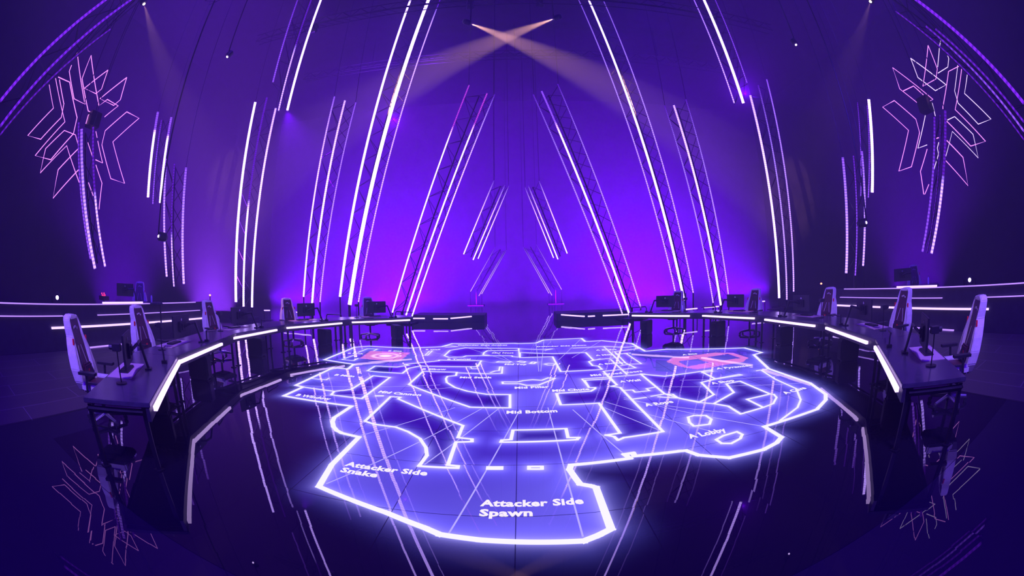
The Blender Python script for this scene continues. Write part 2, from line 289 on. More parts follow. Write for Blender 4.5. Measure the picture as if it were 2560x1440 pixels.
for ax, o_ in ((0, .06), (1, 6.65)):      # dark joints between the panels
    a = N('ShaderNodeMath'); a.inputs[1].default_value = o_; m1 = N('ShaderNodeMath'); m1.operation = 'PINGPONG'; m1.inputs[1].default_value = .46
    c = N('ShaderNodeMath'); c.operation = 'GREATER_THAN'; c.inputs[1].default_value = .004
    L(sx.outputs[ax], a.inputs[0]); L(a.outputs[0], m1.inputs[0]); L(m1.outputs[0], c.inputs[0])
    if prev:
        mm = N('ShaderNodeMath'); mm.operation = 'MULTIPLY'; L(prev, mm.inputs[0]); L(c.outputs[0], mm.inputs[1]); prev = mm.outputs[0]
    else: prev = c.outputs[0]
sq = N('ShaderNodeMath'); sq.operation = 'MULTIPLY_ADD'; sq.inputs[1].default_value = .75; sq.inputs[2].default_value = .25; L(prev, sq.inputs[0])
L(at.outputs['Color'], b.inputs['Emission Color']); L(sq.outputs[0], b.inputs['Emission Strength'])
me.materials.append(LEDF)
led_floor = bpy.data.objects.new('led_floor', me); COL.objects.link(led_floor)
tag(led_floor, 'glossy LED floor showing a glowing blue map in the middle of the stage', 'led floor')

LINEM = glow('map_line_white', (1.0, .95, 1.3), 1., 'NONE'); THIN = glow('map_ray_pale', (.5, .42, 1.1), 1., 'NONE'); TXT = glow('map_text_white', (1., .9, 1.), 1., 'NONE')
def ribbon(b, pts, wd, z, closed=False):
    pts = [Vector(p) for p in pts]; n = len(pts)
    for i in range(n if closed else n-1):
        a, c = pts[i], pts[(i+1) % n]
        if (c-a).length < 1e-4: continue
        t = (c-a).normalized(); q = Vector((-t.y, t.x))*wd/2; a2 = a-t*wd*.4; c2 = c+t*wd*.4
        zz = z+.00012*(i % 3)
        b.add([(a2.x+q.x, a2.y+q.y, zz), (a2.x-q.x, a2.y-q.y, zz), (c2.x-q.x, c2.y-q.y, zz), (c2.x+q.x, c2.y+q.y, zz)], [(0, 1, 2, 3)])
b = MB(); ribbon(b, OUT, .062, .006, True)
for h in HOLES: ribbon(b, h, .04, .006, True)
for l, wf in LINES: ribbon(b, l, .036*wf, .006)
b.build('map_outline', LINEM, led_floor)
b = MB()
for r in RAYS: ribbon(b, r, .014, .0055)
b.build('map_ray_line', THIN, led_floor)
TEXTS = [("Attacker Side", 1200, 1266, 1460, 1260), ("Spawn", 1197, 1291, 1332, 1291), ("Attacker Side", 861, 1165, 1067, 1190), ("Snake", 849, 1180, 941, 1195), ("Mid Bottom", 1266, 1035, 1394, 1031), ("Mid Pillar", 1286.7, 972.5, 1373, 969.5), ("Mid Chute", 1381, 980, 1474.5, 975.6), ("Mid Stack", 1149, 946, 1230, 946), ("Mid Top", 1261, 912.8, 1316, 912.8), ("Mid Nest", 1230, 883.8, 1283.6, 883.8), ("B Tunnel", 1118, 899.8, 1176, 899.8), ("B Elbow", 1055, 924.8, 1115, 925.6), ("Defender Side Arches", 1145, 863.9, 1268, 863.9), ("Defender Side Spawn", 1342, 868, 1466, 864), ("B Wall", 1064, 875.3, 1100, 875.3), ("B Site", 970, 878.6, 1004, 879.4), ("B Back", 869, 884.5, 908, 886), ("B Main", 835, 939, 884, 943.4), ("Mid Cannon", 944.5, 982, 1051, 990.8), ("B Window", 738, 990, 823, 1001), ("A Bridge", 1490, 877, 1542, 874.8), ("A Main Doors", 1490, 890.5, 1579, 883.8), ("A Switch", 1496, 913, 1558, 908.4), ("Mid Wood Doors", 1478, 941, 1607, 929.5), ("A Wall", 1551, 957, 1603, 952.5), ("A Rope", 1615, 1017, 1685, 1007), ("A Site", 1707, 889, 1744, 885.8), ("A Pyramids", 1792, 924, 1880, 915.5), ("A Shop", 1781, 961.6, 1837.5, 953), ("A Cave", 1964, 986.6, 2017, 971.7), ("A Lobby", 1725, 1097.5, 1818, 1078.6)]
tb = MB(); dg = bpy.context.evaluated_depsgraph_get()
for s, xa, ya, xb, yb in TEXTS:
    A, B = onz(xa, ya), onz(xb, yb)
    cu = bpy.data.curves.new('t', 'FONT'); cu.body = s; cu.offset = .042; cu.resolution_u = 2; cu.space_character = 1.06
    to = bpy.data.objects.new('t', cu); COL.objects.link(to); bpy.context.view_layer.update()
    tm = to.evaluated_get(bpy.context.evaluated_depsgraph_get()).to_mesh()
    xs = [v.co.x for v in tm.vertices]; x0, x1 = min(xs), max(xs); k = (B-A).length/(x1-x0); ang = math.atan2(B.y-A.y, B.x-A.x)
    ky = .1/.72 if s.split()[0] in ('Attacker', 'Snake', 'Spawn') else .12/.72
    M = Matrix.Translation((A.x, A.y, .0068)) @ Matrix.Rotation(ang, 4, 'Z')
    tb.add([M @ Vector(((v.co.x-x0)*k, v.co.y*ky, 0)) for v in tm.vertices], [tuple(p.vertices) for p in tm.polygons])
    to.to_mesh_clear() if hasattr(to, 'to_mesh_clear') else None
    bpy.data.objects.remove(to)
tb.build('map_lettering', TXT, led_floor)

# ------------------------------------------------------------------ leaning LED trusses
BR = np.array([3.4, 2.1, 7.]); HI = np.array([1.1, .62, 2.8]); MD = np.array([.36, .1, 1.3]); DM = np.array([.12, .01, .55]); PK = np.array([.6, .05, .8])
def truss(label, D, strips, group='LED-lined trusses leaning over the stage', ext=0., frame=True):
    """strips: (bottom px, top px, width, colour at bottom, colour at top[, fraction where it changes])"""
    cb = ond(*strips[len(strips)//2][0], D); n = Vector((cb.x, cb.y, 0)).normalized(); ends = []
    root = empty('light_truss', (cb.x, cb.y, cb.z)); tag(root, label, 'truss', group)
    for i, s in enumerate(strips):
        pl = cb+n*(.0 if i != 1 else -.25)
        a = onpl(*s[0], pl, n); c = onpl(*s[1], pl, n); d = (c-a)
        c = c+d*ext; ends.append((a, c)); wd = s[2]; t = d.normalized(); q = t.cross(n).normalized()*wd/2; nn = n*.03
        fr = s[5] if len(s) > 5 else None; ts = [0, 1] if fr is None else [0, max(fr-.04, .01), min(fr+.04, .99), 1]
        cs = [s[3], s[4]] if fr is None else [s[3], s[3], s[4], s[4]]
        vs = []; 
        for tt in ts:
            p = a+(c-a)*tt-nn*2; vs += [p-q-nn, p+q-nn, p+q+nn, p-q+nn]
        m = bpy.data.meshes.new('led_strip'); k = len(ts)
        fs = [(j*4+e, j*4+(e+1) % 4, j*4+4+(e+1) % 4, j*4+4+e) for j in range(k-1) for e in range(4)]+[(3, 2, 1, 0), (4*k-4, 4*k-3, 4*k-2, 4*k-1)]
        m.from_pydata([tuple(v-cb) for v in vs], [], fs); at_ = m.color_attributes.new('led', 'FLOAT_COLOR', 'POINT')
        for j in range(k):
            for e in range(4): at_.data[j*4+e].color = (*cs[j], d.length*ts[j])
        m.materials.append(STRIP); o = bpy.data.objects.new('led_strip', m); COL.objects.link(o); o.parent = root
        if np.sum(s[3]) < 2: m.materials[0] = STRIP
    if frame:
        b = MB(); E = [(a-cb+n*.06, c-cb+n*.06) for a, c in ends]
        E3 = ((E[0][0]+E[-1][0])/2+n*.55, (E[0][1]+E[-1][1])/2+n*.55)
        for a, c in E+[E3]: b.tube([a, c], .03, 4)
        Ln = (E[0][1]-E[0][0]).length; K = max(4, int(Ln/.6))
        pr = [(E[i], E[i+1]) for i in range(len(E)-1)]+[(E[0], E3), (E[-1], E3)]
        for (A_, B_) in pr:
            for j in range(K):
                t0, t1 = j/K, (j+1)/K
                p0 = A_[0].lerp(A_[1], t0); p1 = B_[0].lerp(B_[1], t1) if j % 2 == 0 else None
                if j % 2: p0 = B_[0].lerp(B_[1], t0); p1 = A_[0].lerp(A_[1], t1)
                b.tube([p0, p1], .014, 3, cap=False)
        b.build('lattice_frame', BLACK, root)
        low = min(E, key=lambda e: e[0].z)[0]; zf = cb.z+low.z
        if zf < 1.4:
            b = MB(); mid = (E[0][0]+E[-1][0])/2; b.box((mid.x, mid.y, .03-cb.z), (1.1, 1.0, .06)); b.tube([(mid.x, mid.y, .05-cb.z), (mid.x, mid.y, mid.z+.1)], .06, 6)
            for e in E: b.tube([(e[0].x, e[0].y, .05-cb.z), e[0]], .035, 4)
            b.build('base_plate', BLACK, root)
        for e in (E[0], E[-1]):
            if cb.z+e[1].z < ZC-.3: b = MB(); b.tube([e[1], (e[1].x, e[1].y, ZC-cb.z)], .012, 4); b.build('steel_cable', BLACK, root)
    return root
X0, X1, Y0, Y1, ZC = -24, 24, -9, 33, 17.5
truss('tall truss at left standing behind the middle desk of the left arc', 19, [((590, 755), (638, 257), .12, BR, BR), ((609, 772), (667, 245), .09, BR, DM, .45), ((630, 768), (689, 272), .1, BR, HI)])
truss('upper left truss ending high above the tall left truss', 17.5, [((682, 207), (744, 0), .07, MD, DM), ((696, 278), (778, 0), .07, HI, DM, .4), ((718, 277), (802, 0), .11, BR, MD, .85)], ext=.25)
truss('thin truss between the tall left truss and the brightest left truss', 18, [((759, 742), (836, 243), .07, BR, MD), ((780, 761), (862, 253), .09, BR, HI), ((800, 755), (889, 258), .055, HI, MD)])
truss('tallest and brightest left truss, running to the top edge of the picture', 18, [((850, 742), (1026, 0), .11, BR, BR), ((874, 762), (1071, 0), .17, BR, BR*1.3), ((896, 755), (1100, 0), .06, HI, DM, .8)], ext=.15)
truss('left leg of the inner A shape, pink at its top end', 16.7, [((981, 781), (1172, 215), .055, BR, PK, .75), ((1015, 788), (1217, 235), .06, BR, PK, .8), ((1030, 790), (1236, 238), .05, BR, DM)])
truss('small distant hanging truss left of the centre, upper one', 22, [((1159, 636), (1235, 452), .055, BR, DM), ((1182.7, 650), (1262, 463), .06, BR, DM), ((1195, 647), (1272, 465), .05, BR, DM)])
truss('smallest distant truss left of the centre, close to the floor', 28, [((1176, 729), (1238, 618), .05, HI, DM), ((1197, 740), (1261.5, 627), .05, HI, DM), ((1204, 735), (1266, 625), .05, HI, DM)])
truss('small distant hanging truss right of the centre, upper one', 22, [((1384, 645), (1312.6, 469), .05, BR, DM), ((1395, 648.5), (1320.8, 465), .06, BR, DM), ((1418, 634), (1347.7, 453), .055, BR, DM)])
truss('smallest distant truss right of the centre, close to the floor', 28, [((1372.5, 733.5), (1308, 618), .05, HI, DM), ((1380, 738.5), (1313.5, 621), .05, HI, DM), ((1404, 724), (1341, 612), .05, HI, DM)])
truss('right leg of the inner A shape, with one bright middle strip', 16.7, [((1556, 784), (1334, 238), .055, HI, DM), ((1575, 790), (1355, 230), .075, BR, MD, .8), ((1602, 769), (1395, 212), .05, HI, DM)])
truss('tallest right truss running to the top edge left of the upper right truss', 17.8, [((1692, 746), (1447, 0), .055, HI, DM), ((1710, 751), (1472, 0), .1, BR, BR), ((1733, 732), (1508, 0), .055, HI, DM)], ext=.15)
truss('thin truss between the tallest right truss and the far right dark gap', 18, [((1783, 757), (1662, 266), .055, HI, DM), ((1802, 763), (1685, 265), .09, BR, HI), ((1822, 745), (1715, 250), .055, HI, DM)])
truss('upper truss at right whose thick strip ends above the outer right truss', 17.5, [((1836, 259), (1735, 0), .06, HI, MD), ((1858.7, 259), (1760, 0), .13, BR, BR), ((1868, 209), (1788, 0), .05, MD, DM)], ext=.25)
truss('outer right truss reaching the floor behind the right desks', 19, [((1948, 745), (1876, 240), .11, BR, HI), ((1967, 749), (1896, 215), .07, HI, DM), ((1984, 729), (1917, 200), .07, HI, MD)])
truss('long hanging truss at far right with evenly dotted strips', 14, [((2115.6, 683), (2107, 395), .09, HI, MD), ((2138, 689), (2133.6, 391), .05, MD, DM), ((2157.5, 665), (2155, 380), .07, HI, MD)])
truss('short hanging truss at far right with one thick white strip', 17, [((2152, 491), (2144, 258), .04, MD, DM), ((2170.8, 495), (2168, 265), .05, MD, DM), ((2180.6, 481.7), (2172, 250), .13, BR, BR)])
truss('violet truss hanging in front of the right neon snowflake', 11, [((2306, 629.8), (2336, 295), .06, MD, DM), ((2317, 632), (2350, 290), .02, DM, DM), ((2328.6, 634), (2363, 278), .075, HI, DM, .5)])
truss('long hanging truss at far left below the short one', 14, [((417, 692), (416, 399), .07, HI, MD), ((435, 716.5), (436, 411.5), .05, HI, DM, .4), ((459.5, 710), (465, 420.5), .08, HI, MD)])
truss('short hanging truss at far left with two thick white strips', 17, [((370, 494), (394.5, 281.5), .11, BR, MD, .75), ((382, 511), (403.5, 301), .06, MD, DM), ((400, 508), (428, 295), .1, BR, MD, .75)])
truss('violet truss hanging in front of the left neon snowflake', 11, [((226.6, 648), (196.7, 308.6), .05, MD, DM), ((237.5, 672), (204, 325), .08, HI, MD), ((262.7, 666.7), (232.8, 320), .06, HI, DM, .5)])
truss('overhead truss crossing the upper left corner with two violet strips', 9, [((0, 255), (265, 0), .06, DM*2, DM*2), ((0, 318), (328, 0), .05, DM*1.6, DM*1.6), ((0, 339), (183, 147), .03, DM, DM)], ext=.5)
truss('overhead truss crossing the upper right corner with four violet strips', 9, [((2560, 260), (2290, 0), .07, DM*2.2, DM*2), ((2560, 307), (2415, 142), .04, DM*1.3, DM), ((2560, 330), (2399, 142), .04, MD, DM), ((2560, 351), (2347, 115), .03, DM, DM)], ext=.5)

# ------------------------------------------------------------------ neon snowflakes
def snowflake(label, org, sc_, polys, m1, m2, pale):
    D = 15.; c = ond(org[0]+600/sc_, org[1]+650/sc_, D); n = Vector((c.x, c.y, 0)).normalized(); root = empty('neon_snowflake', c); tag(root, label, 'neon light')
    for i, pl in enumerate(polys):
        b = MB(); off_ = c+n*(.9 if i in pale else 0)
        b.tube([onpl(org[0]+x/sc_, org[1]+y/sc_, off_, n)-c for x, y in pl], .019, 4); b.build('neon_tube', m2 if i in pale else m1, root)
    b = MB(); b.box((0, 0, .1), (.5, .5, .5)); b.tube([(0, 0, 0), (0, 0, ZC-c.z)], .02, 4)
    b.build('hanging_bracket', BLACK, root)
LF = [[(260, 350), (293, 533), (92, 748), (193, 777), (355, 605), (375, 500), (340, 310)], [(310, 300), (383, 640), (150, 905), (272, 937), (450, 733), (478, 607), (420, 330), (330, 290)], [(435, 197), (417, 245), (455, 460), (540, 503), (480, 100), (467, 120)],
 [(655, 600), (565, 555), (517, 303), (587, 120), (650, 515), (715, 465), (800, 515), (693, 602)], [(720, 235), (535, 378), (625, 420), (670, 383), (720, 235)], [(867, 293), (657, 460), (765, 512), (817, 467), (867, 293)],
 [(867, 562), (963, 612), (758, 797), (850, 1122), (742, 1085), (672, 820), (698, 710), (867, 562)], [(490, 830), (465, 742), (378, 708), (232, 850), (190, 1040), (397, 827), (495, 1115)], [(485, 853), (330, 1015), (290, 1238), (490, 1015)],
 [(640, 790), (678, 963), (622, 937)], [(560, 795), (605, 930)], [(625, 977), (673, 1120), (650, 1325)], [(567, 1115), (605, 1220)], [(612, 548), (565, 590), (547, 655)], [(625, 715), (635, 765)]]
RF = [[(328, 588), (228, 643), (450, 843), (367, 1193), (475, 1155), (545, 862), (513, 747), (328, 588)], [(598, 608), (660, 578), (313, 305), (375, 488), (553, 630)], [(405, 505), (493, 463), (580, 542)], [(468, 225), (772, 453), (680, 503), (530, 390), (468, 225)],
 [(618, 115), (573, 465), (685, 403), (697, 315), (618, 115)], [(725, 75), (715, 130), (700, 300)], [(778, 183), (795, 228), (787, 300), (702, 353)], [(745, 660), (745, 640), (793, 338), (888, 290)], [(907, 305), (850, 665), (1110, 937), (983, 978), (778, 765)],
 [(955, 355), (930, 527), (1157, 747), (1048, 790), (875, 610), (845, 505), (872, 280)], [(783, 755), (845, 725), (1003, 877), (1048, 1080), (825, 852), (770, 1065)], [(778, 930), (917, 1075), (960, 1317), (770, 1103)],
 [(597, 700), (530, 997), (610, 967)], [(610, 1003), (552, 1195), (580, 1390), (590, 1390), (625, 1305)], [(710, 945), (697, 995), (708, 1045), (668, 1177)], [(680, 915), (710, 905)], [(640, 595), (655, 615), (680, 720)]]
snowflake('pink neon line snowflake hanging at far left behind a violet truss', (40, 100), 3.1304, LF, FLAKE, FLAKE, (0, 4, 7, 9, 10, 14))
snowflake('pink and pale neon line snowflake hanging at far right behind a violet truss', (2140, 80), 3.4286, RF, FLAKE, FLAKE2, (3, 5, 6, 9, 10, 12, 14, 16))

# ------------------------------------------------------------------ player desks
TOP = .68; HBAR = .595
DL = [((388, 1022), (450, 903)), ((450, 905), (555, 860)), ((570, 848), (692, 825)), ((717, 820), (855, 808)), ((880, 806), (1025, 800))]
DR = [((2243, 975), (2187, 868)), ((2168, 857), (2065, 820)), ((2037, 815), (1912, 799)), ((1886, 796), (1751, 789)), ((1724, 790), (1580, 789))]
ORD = ['nearest', 'second nearest', 'middle', 'second farthest', 'farthest']
def line_x(p, d, q, e):
    k = d.x*e.y-d.y*e.x
    return p+d*(((q-p).x*e.y-(q-p).y*e.x)/k)
frames = []
for side, DD in ((-1, DL), (1, DR)):
    bars = [(onz(*a, HBAR).xy, onz(*c, HBAR).xy) for a, c in DD]; fr = []
    for k, (a, c) in enumerate(bars):
        d = (c-a).normalized(); out = Vector((-d.y, d.x))*(-side)*-1
        if out.dot(((a+c)/2)-Vector((0, 6.6))) < 0: out = -out
        fr.append((a, c, d, out))
    for k, (a, c, d, out) in enumerate(fr):
        def edge(off_):
            if k > 0:
                a2, c2, d2, o2 = fr[k-1]; p = line_x(a+out*off_, d, c2+o2*off_, d2)
            else: p = a+out*off_-d*.12
            if k < 4:
                a2, c2, d2, o2 = fr[k+1]; q = line_x(a+out*off_, d, a2+o2*off_, d2)
            else: q = c+out*off_+d*.12
            return p, q
        f0, f1 = edge(.02); b0, b1 = edge(.80); m = (a+c)/2
        lr = 'left' if side < 0 else 'right'
        root = empty('player_desk', (m.x, m.y, 0)); tag(root, f'{ORD[k]} black player desk of the {lr} arc, with a glowing bar along its front', 'desk', f'player desks of the {lr} arc')
        rel = lambda p: (p.x-m.x, p.y-m.y)
        bb = MB(); bb.prism([rel(f0), rel(f1), rel(b1), rel(b0)], TOP-.045, TOP); bb.build('tabletop', DESK, root, .006)
        bb = MB(); g0, g1 = edge(.035); h0, h1 = edge(.075); bb.prism([rel(g0), rel(g1), rel(h1), rel(h0)], TOP-.17, TOP-.05); bb.build('front_panel', RISER, root)
        bb = MB(); L_ = (c-a).length; A3 = Vector((*rel(a), HBAR)); B3 = Vector((*rel(c), HBAR)); q = Vector((out.x, out.y, 0))*.02
        bb.add([A3-q+Vector((0, 0, -.022)), A3+q+Vector((0, 0, -.022)), A3+q+Vector((0, 0, .022)), A3-q+Vector((0, 0, .022)), B3-q+Vector((0, 0, -.022)), B3+q+Vector((0, 0, -.022)), B3+q+Vector((0, 0, .022)), B3-q+Vector((0, 0, .022))], [(0, 1, 2, 3), (7, 6, 5, 4), (0, 4, 5, 1), (1, 5, 6, 2), (2, 6, 7, 3), (3, 7, 4, 0)])
        tag(bb.build('light_bar', BAR, root), 'glowing white-violet light bar')
        bb = MB(); e0 = b0+d*.03-out*.03; e1 = b1-d*.03-out*.03; bb.tube([(*rel(e0), TOP-.1), (*rel(e1), TOP-.1)], .025, 4); s0 = f0+d*.04+out*.1; bb.tube([(*rel(s0), TOP-.1), (*rel(e0), TOP-.1)], .03, 4); s1 = f1-d*.04+out*.1; bb.tube([(*rel(s1), TOP-.1), (*rel(e1), TOP-.1)], .03, 4)
        bb.build('underframe', BLACK, root)
        for p in (s0+d*.05, s1-d*.05, e0+d*.06, e1-d*.06):
            bb = MB(); bb.tube([(*rel(p), 0.012), (*rel(p), TOP-.07)], .032, 4); bb.box((*rel(p), .008), (.09, .09, .014)); bb.build('leg', BLACK, root)
        frames.append((side, k, m, d*(1), out, lr))

# ------------------------------------------------------------------ gaming chair (faces -Y in its own frame)
def rounded(outline, y0, y1, M=None):
    b = MB(); n = len(outline)
    vs = [(x, y0(x, z), z) for x, z in outline]+[(x, y1(x, z), z) for x, z in outline]
    b.add(vs, [tuple(range(n)), tuple(range(2*n-1, n-1, -1))]+[(i, (i+1) % n, n+(i+1) % n, n+i) for i in range(n)]); return b
def make_chair():
    t = empty('gaming_chair')
    lean = lambda z: .24*(z-.42)+.2
    core = [(.15, .42), (.175, .55), (.185, .7), (.18, .85), (.165, .95), (.15, 1.02), (.15, 1.1), (.135, 1.18), (.1, 1.225)]
    o = core+[(-x, z) for x, z in reversed(core)]
    back = rounded(o, lambda x, z: lean(z)-.05, lambda x, z: lean(z)+.06).build('backrest', DARK_L, t, .012)
    wing = [(.22, .42), (.275, .52), (.285, .66), (.25, .82), (.21, .93), (.172, 1.01), (.168, 1.1), (.152, 1.19), (.115, 1.24)]
    for s in (-1, 1):
        ou = [(s*x, z) for x, z in wing]; inn = [(s*(x-.012), z) for x, z in core]
        rounded(ou+list(reversed(inn)), lambda x, z: lean(z)-.10+.05*max(0, (z-.85)*2), lambda x, z: lean(z)+.055).build('side_bolster', WHITE_L, back, .01)
    cap = [(.1, 1.19), (.1, 1.215), (.06, 1.245), (-.06, 1.245), (-.1, 1.215), (-.1, 1.19)]
    rounded(cap, lambda x, z: lean(z)-.06, lambda x, z: lean(z)+.06).build('top_trim', WHITE_L, back, .008)
    b = MB(); b.box((0, lean(.6)-.075, .6), (.25, .06, .2)); b.build('lumbar_cushion', DARK_L, t, .02)
    b = MB(); b.box((0, lean(.62)-.108, .62), (.05, .006, .03)); b.build('red_badge', RED, t)
    b = MB()
    for dx, wd, zz in ((-.045, .02, 1.1), (0, .05, 1.11), (.05, .03, 1.09)): b.box((dx, lean(1.1)-.056, zz), (wd, .006, .025))
    b.build('head_emblem', WHITE_L, t)
    b = MB()
    for s in (-1, 1): b.tube([(s*.13, lean(.5)-.062, .5), (s*.04, lean(.9)-.055, .9)], .006, 3)
    b.build('seam_piping', WHITE_L, t)
    for s in (-1, 1):
        b = MB(); b.box((s*.205, lean(.96)-.085, .96), (.022, .02, .07)); b.build('red_trim', RED, t)
    b = MB(); b.prism([(-.24, -.27), (.24, -.27), (.25, .1), (.2, .24), (-.2, .24), (-.25, .1)], .40, .49); b.build('seat', DARK_L, t, .03)
    for s in (-1, 1):
        b = MB(); b.prism([(s*.2, -.26), (s*.275, -.24), (s*.28, .16), (s*.2, .2)], .42, .53); b.build('seat_bolster', WHITE_L, t, .02)
        b = MB(); b.box((s*.33, 0, .65), (.09, .27, .03)); b.tube([(s*.27, .05, .42), (s*.33, .05, .44), (s*.33, .02, .64)], .02, 6); b.build('armrest', PLASTIC, t)
    b = MB(); b.box((0, 0, .385), (.26, .3, .04)); b.tube([(0, 0, .38), (0, 0, .1)], .028, 10); b.build('gas_lift', BLACK, t)
    b = MB()
    for k in range(5):
        a = 2*PI*k/5+.3; b.tube([(0, 0, .11), (.31*math.cos(a), .31*math.sin(a), .075)], .03, 6, r2=.02)
    base = b.build('star_base', SILVER, t)
    for k in range(5):
        a = 2*PI*k/5+.3; c = MB(); c.tube([(.31*math.cos(a)-.02*math.sin(a), .31*math.sin(a)+.02*math.cos(a), .032), (.31*math.cos(a)+.02*math.sin(a), .31*math.sin(a)-.02*math.cos(a), .032)], .031, 10); c.build('caster', PLASTIC, base)
    return t
chair0 = make_chair()
def make_monitor():   # screen faces +Y, back towards -Y
    t = empty('gaming_monitor'); b = MB(); b.box((0, 0, .30), (.58, .028, .34)); b.build('screen_panel', PLASTIC, t, .006)
    b = MB(); b.box((0, -.03, .29), (.2, .04, .16)); b.box((0, -.055, .29), (.1, .02, .1)); b.build('back_housing', BLACK, t, .005)
    b = MB(); b.lathe([(.02, 0), (.022, .003)], n=12, M=Matrix.Translation((0, -.016, .40)) @ Matrix.Rotation(PI/2, 4, 'X')); b.build('back_emblem', SILVER, t)
    b = MB(); b.tube([(0, -.06, .29), (.12, -.12, .33), (.30, -.13, .34)], .02, 6); b.tube([(.30, -.13, .35), (.40, -.2, .02)], .02, 6); b.box((.40, -.2, .01), (.12, .09, .02)); b.build('monitor_arm', BLACK, t)
    return t
mon0 = make_monitor()
def make_mic():
    t = empty('microphone_stand'); b = MB(); b.lathe([(.07, 0), (.07, .012), (.012, .016)], n=16); b.build('base', BLACK, t)
    b = MB(); b.tube([(0, 0, .01), (0, 0, .33)], .008, 8); b.build('pole', BLACK, t)
    b = MB(); b.box((0, 0, .36), (.09, .1, .07)); b.tube([(0, .04, .36), (0, .1, .36)], .028, 10); b.build('camera_head', PLASTIC, t, .004); return t
mic0 = make_mic()
def make_keys():
    t = empty('keyboard'); b = MB(); b.box((0, 0, .012), (.36, .13, .018)); b.build('case', PLASTIC, t, .004)
    b = MB()
    for i in range(14):
        for j in range(5): b.box((-.162+.025*i, -.048+.024*j, .0255), (.02, .019, .008))
    b.build('keys', BLACK, t); return t
key0 = make_keys()
def make_boom():
    t = empty('boom_arm'); b = MB(); b.box((0, 0, .02), (.06, .08, .04)); b.build('clamp', BLACK, t)
    b = MB(); b.tube([(0, 0, .03), (0, 0, .12), (.04, .02, .17)], .014, 6); b.tube([(.04, .02, .17), (.62, .08, .12)], .016, 6, r2=.01); b.build('arm', BLACK, t); return t
boom0 = make_boom()
def make_tower():
    t = empty('computer_tower'); b = MB(); b.box((0, 0, .22), (.22, .42, .4)); b.build('case', PLASTIC, t, .02)
    b = MB(); b.box((0, -.215, .22), (.16, .008, .3)); b.build('front_grille', BLACK, t)
    b = MB(); b.box((-.08, 0, .01), (.03, .38, .02)); b.box((.08, 0, .01), (.03, .38, .02)); b.build('feet', PLASTIC, t); return t
tow0 = make_tower()
def make_bottle():
    t = empty('water_bottle'); b = MB(); b.lathe([(.028, 0), (.032, .01), (.032, .13), (.028, .15), (.012, .18), (.012, .19)], n=12); b.build('body', GLASS, t, smooth=True)
    b = MB(); b.lathe([(.014, .19), (.014, .21)], n=10); b.build('cap', SILVER, t); return t
bot0 = make_bottle()
used = set()
def put(proto, x, y, z, rz, label, cat, group):
    o = proto if proto.name not in used else copy_tree(proto); used.add(proto.name)
    o.location = (x, y, z); o.rotation_euler = (0, 0, rz); tag(o, label, cat, group); return o
for side, k, m, d, out, lr in frames:
    rz = math.atan2(out.y, out.x)-PI/2       # local +Y = outward, away from the stage centre
    who = f'{ORD[k]} desk of the {lr} arc'
    X = Vector((math.cos(rz), math.sin(rz)))
    def at_(u, v): return m+X*u+out*v
    s = -side    # towards the far end of the desk along local x for both arcs
    p = at_(-side*.12 if k == 0 else 0, 1.12); put(chair0, p.x, p.y, 0, rz+random.uniform(-.18, .18), f'white and maroon gaming chair behind the {who}', 'chair', 'gaming chairs behind the player desks')
    p = at_(side*.3 if k == 0 else 0, .46 if k == 0 else .42); o = put(mon0, p.x, p.y, TOP, rz-side*(.12 if k == 0 else -.05), f'black monitor seen from behind on the {who}', 'monitor', 'monitors on the player desks'); o.scale = (-side, 1, 1)
    p = at_(0, .6); put(key0, p.x, p.y, TOP+.004, rz, f'black keyboard on the {who}', 'keyboard', 'keyboards on the player desks')
    q = MB(); q.box((0, 0, 0), (.78, .34, .006)); o = q.build('desk_mat', PAD); o.location = (p.x, p.y, TOP+.003); o.rotation_euler = (0, 0, rz); tag(o, f'pinkish desk mat under the keyboard of the {who}', 'desk mat', 'desk mats on the player desks')
    p = at_(-.62 if side < 0 else .62, .5); put(mic0, p.x, p.y, TOP, rz, f'small camera on a thin stand on the {who}', 'camera stand', 'camera stands on the player desks')
    p = at_(-side*.5, .14); o = put(boom0, p.x, p.y, TOP, rz, f'black boom arm clamped to the {who}', 'boom arm', 'boom arms on the player desks'); o.scale = (-side, 1, 1)
    p = at_(.62 if side < 0 else -.62, .42); put(tow0, p.x, p.y, 0, rz, f'black computer tower standing under the {who}', 'computer', 'computers under the player desks')
for px, py, who in ((1627, 778, 'farthest desk of the right arc, in plain view'), (1706, 779, 'farthest desk of the right arc, beside the chair')):
    p = onz(px, py, TOP); put(bot0, p.x, p.y, TOP, 0, f'clear water bottle on the {who}', 'bottle', 'bottles on the desks')

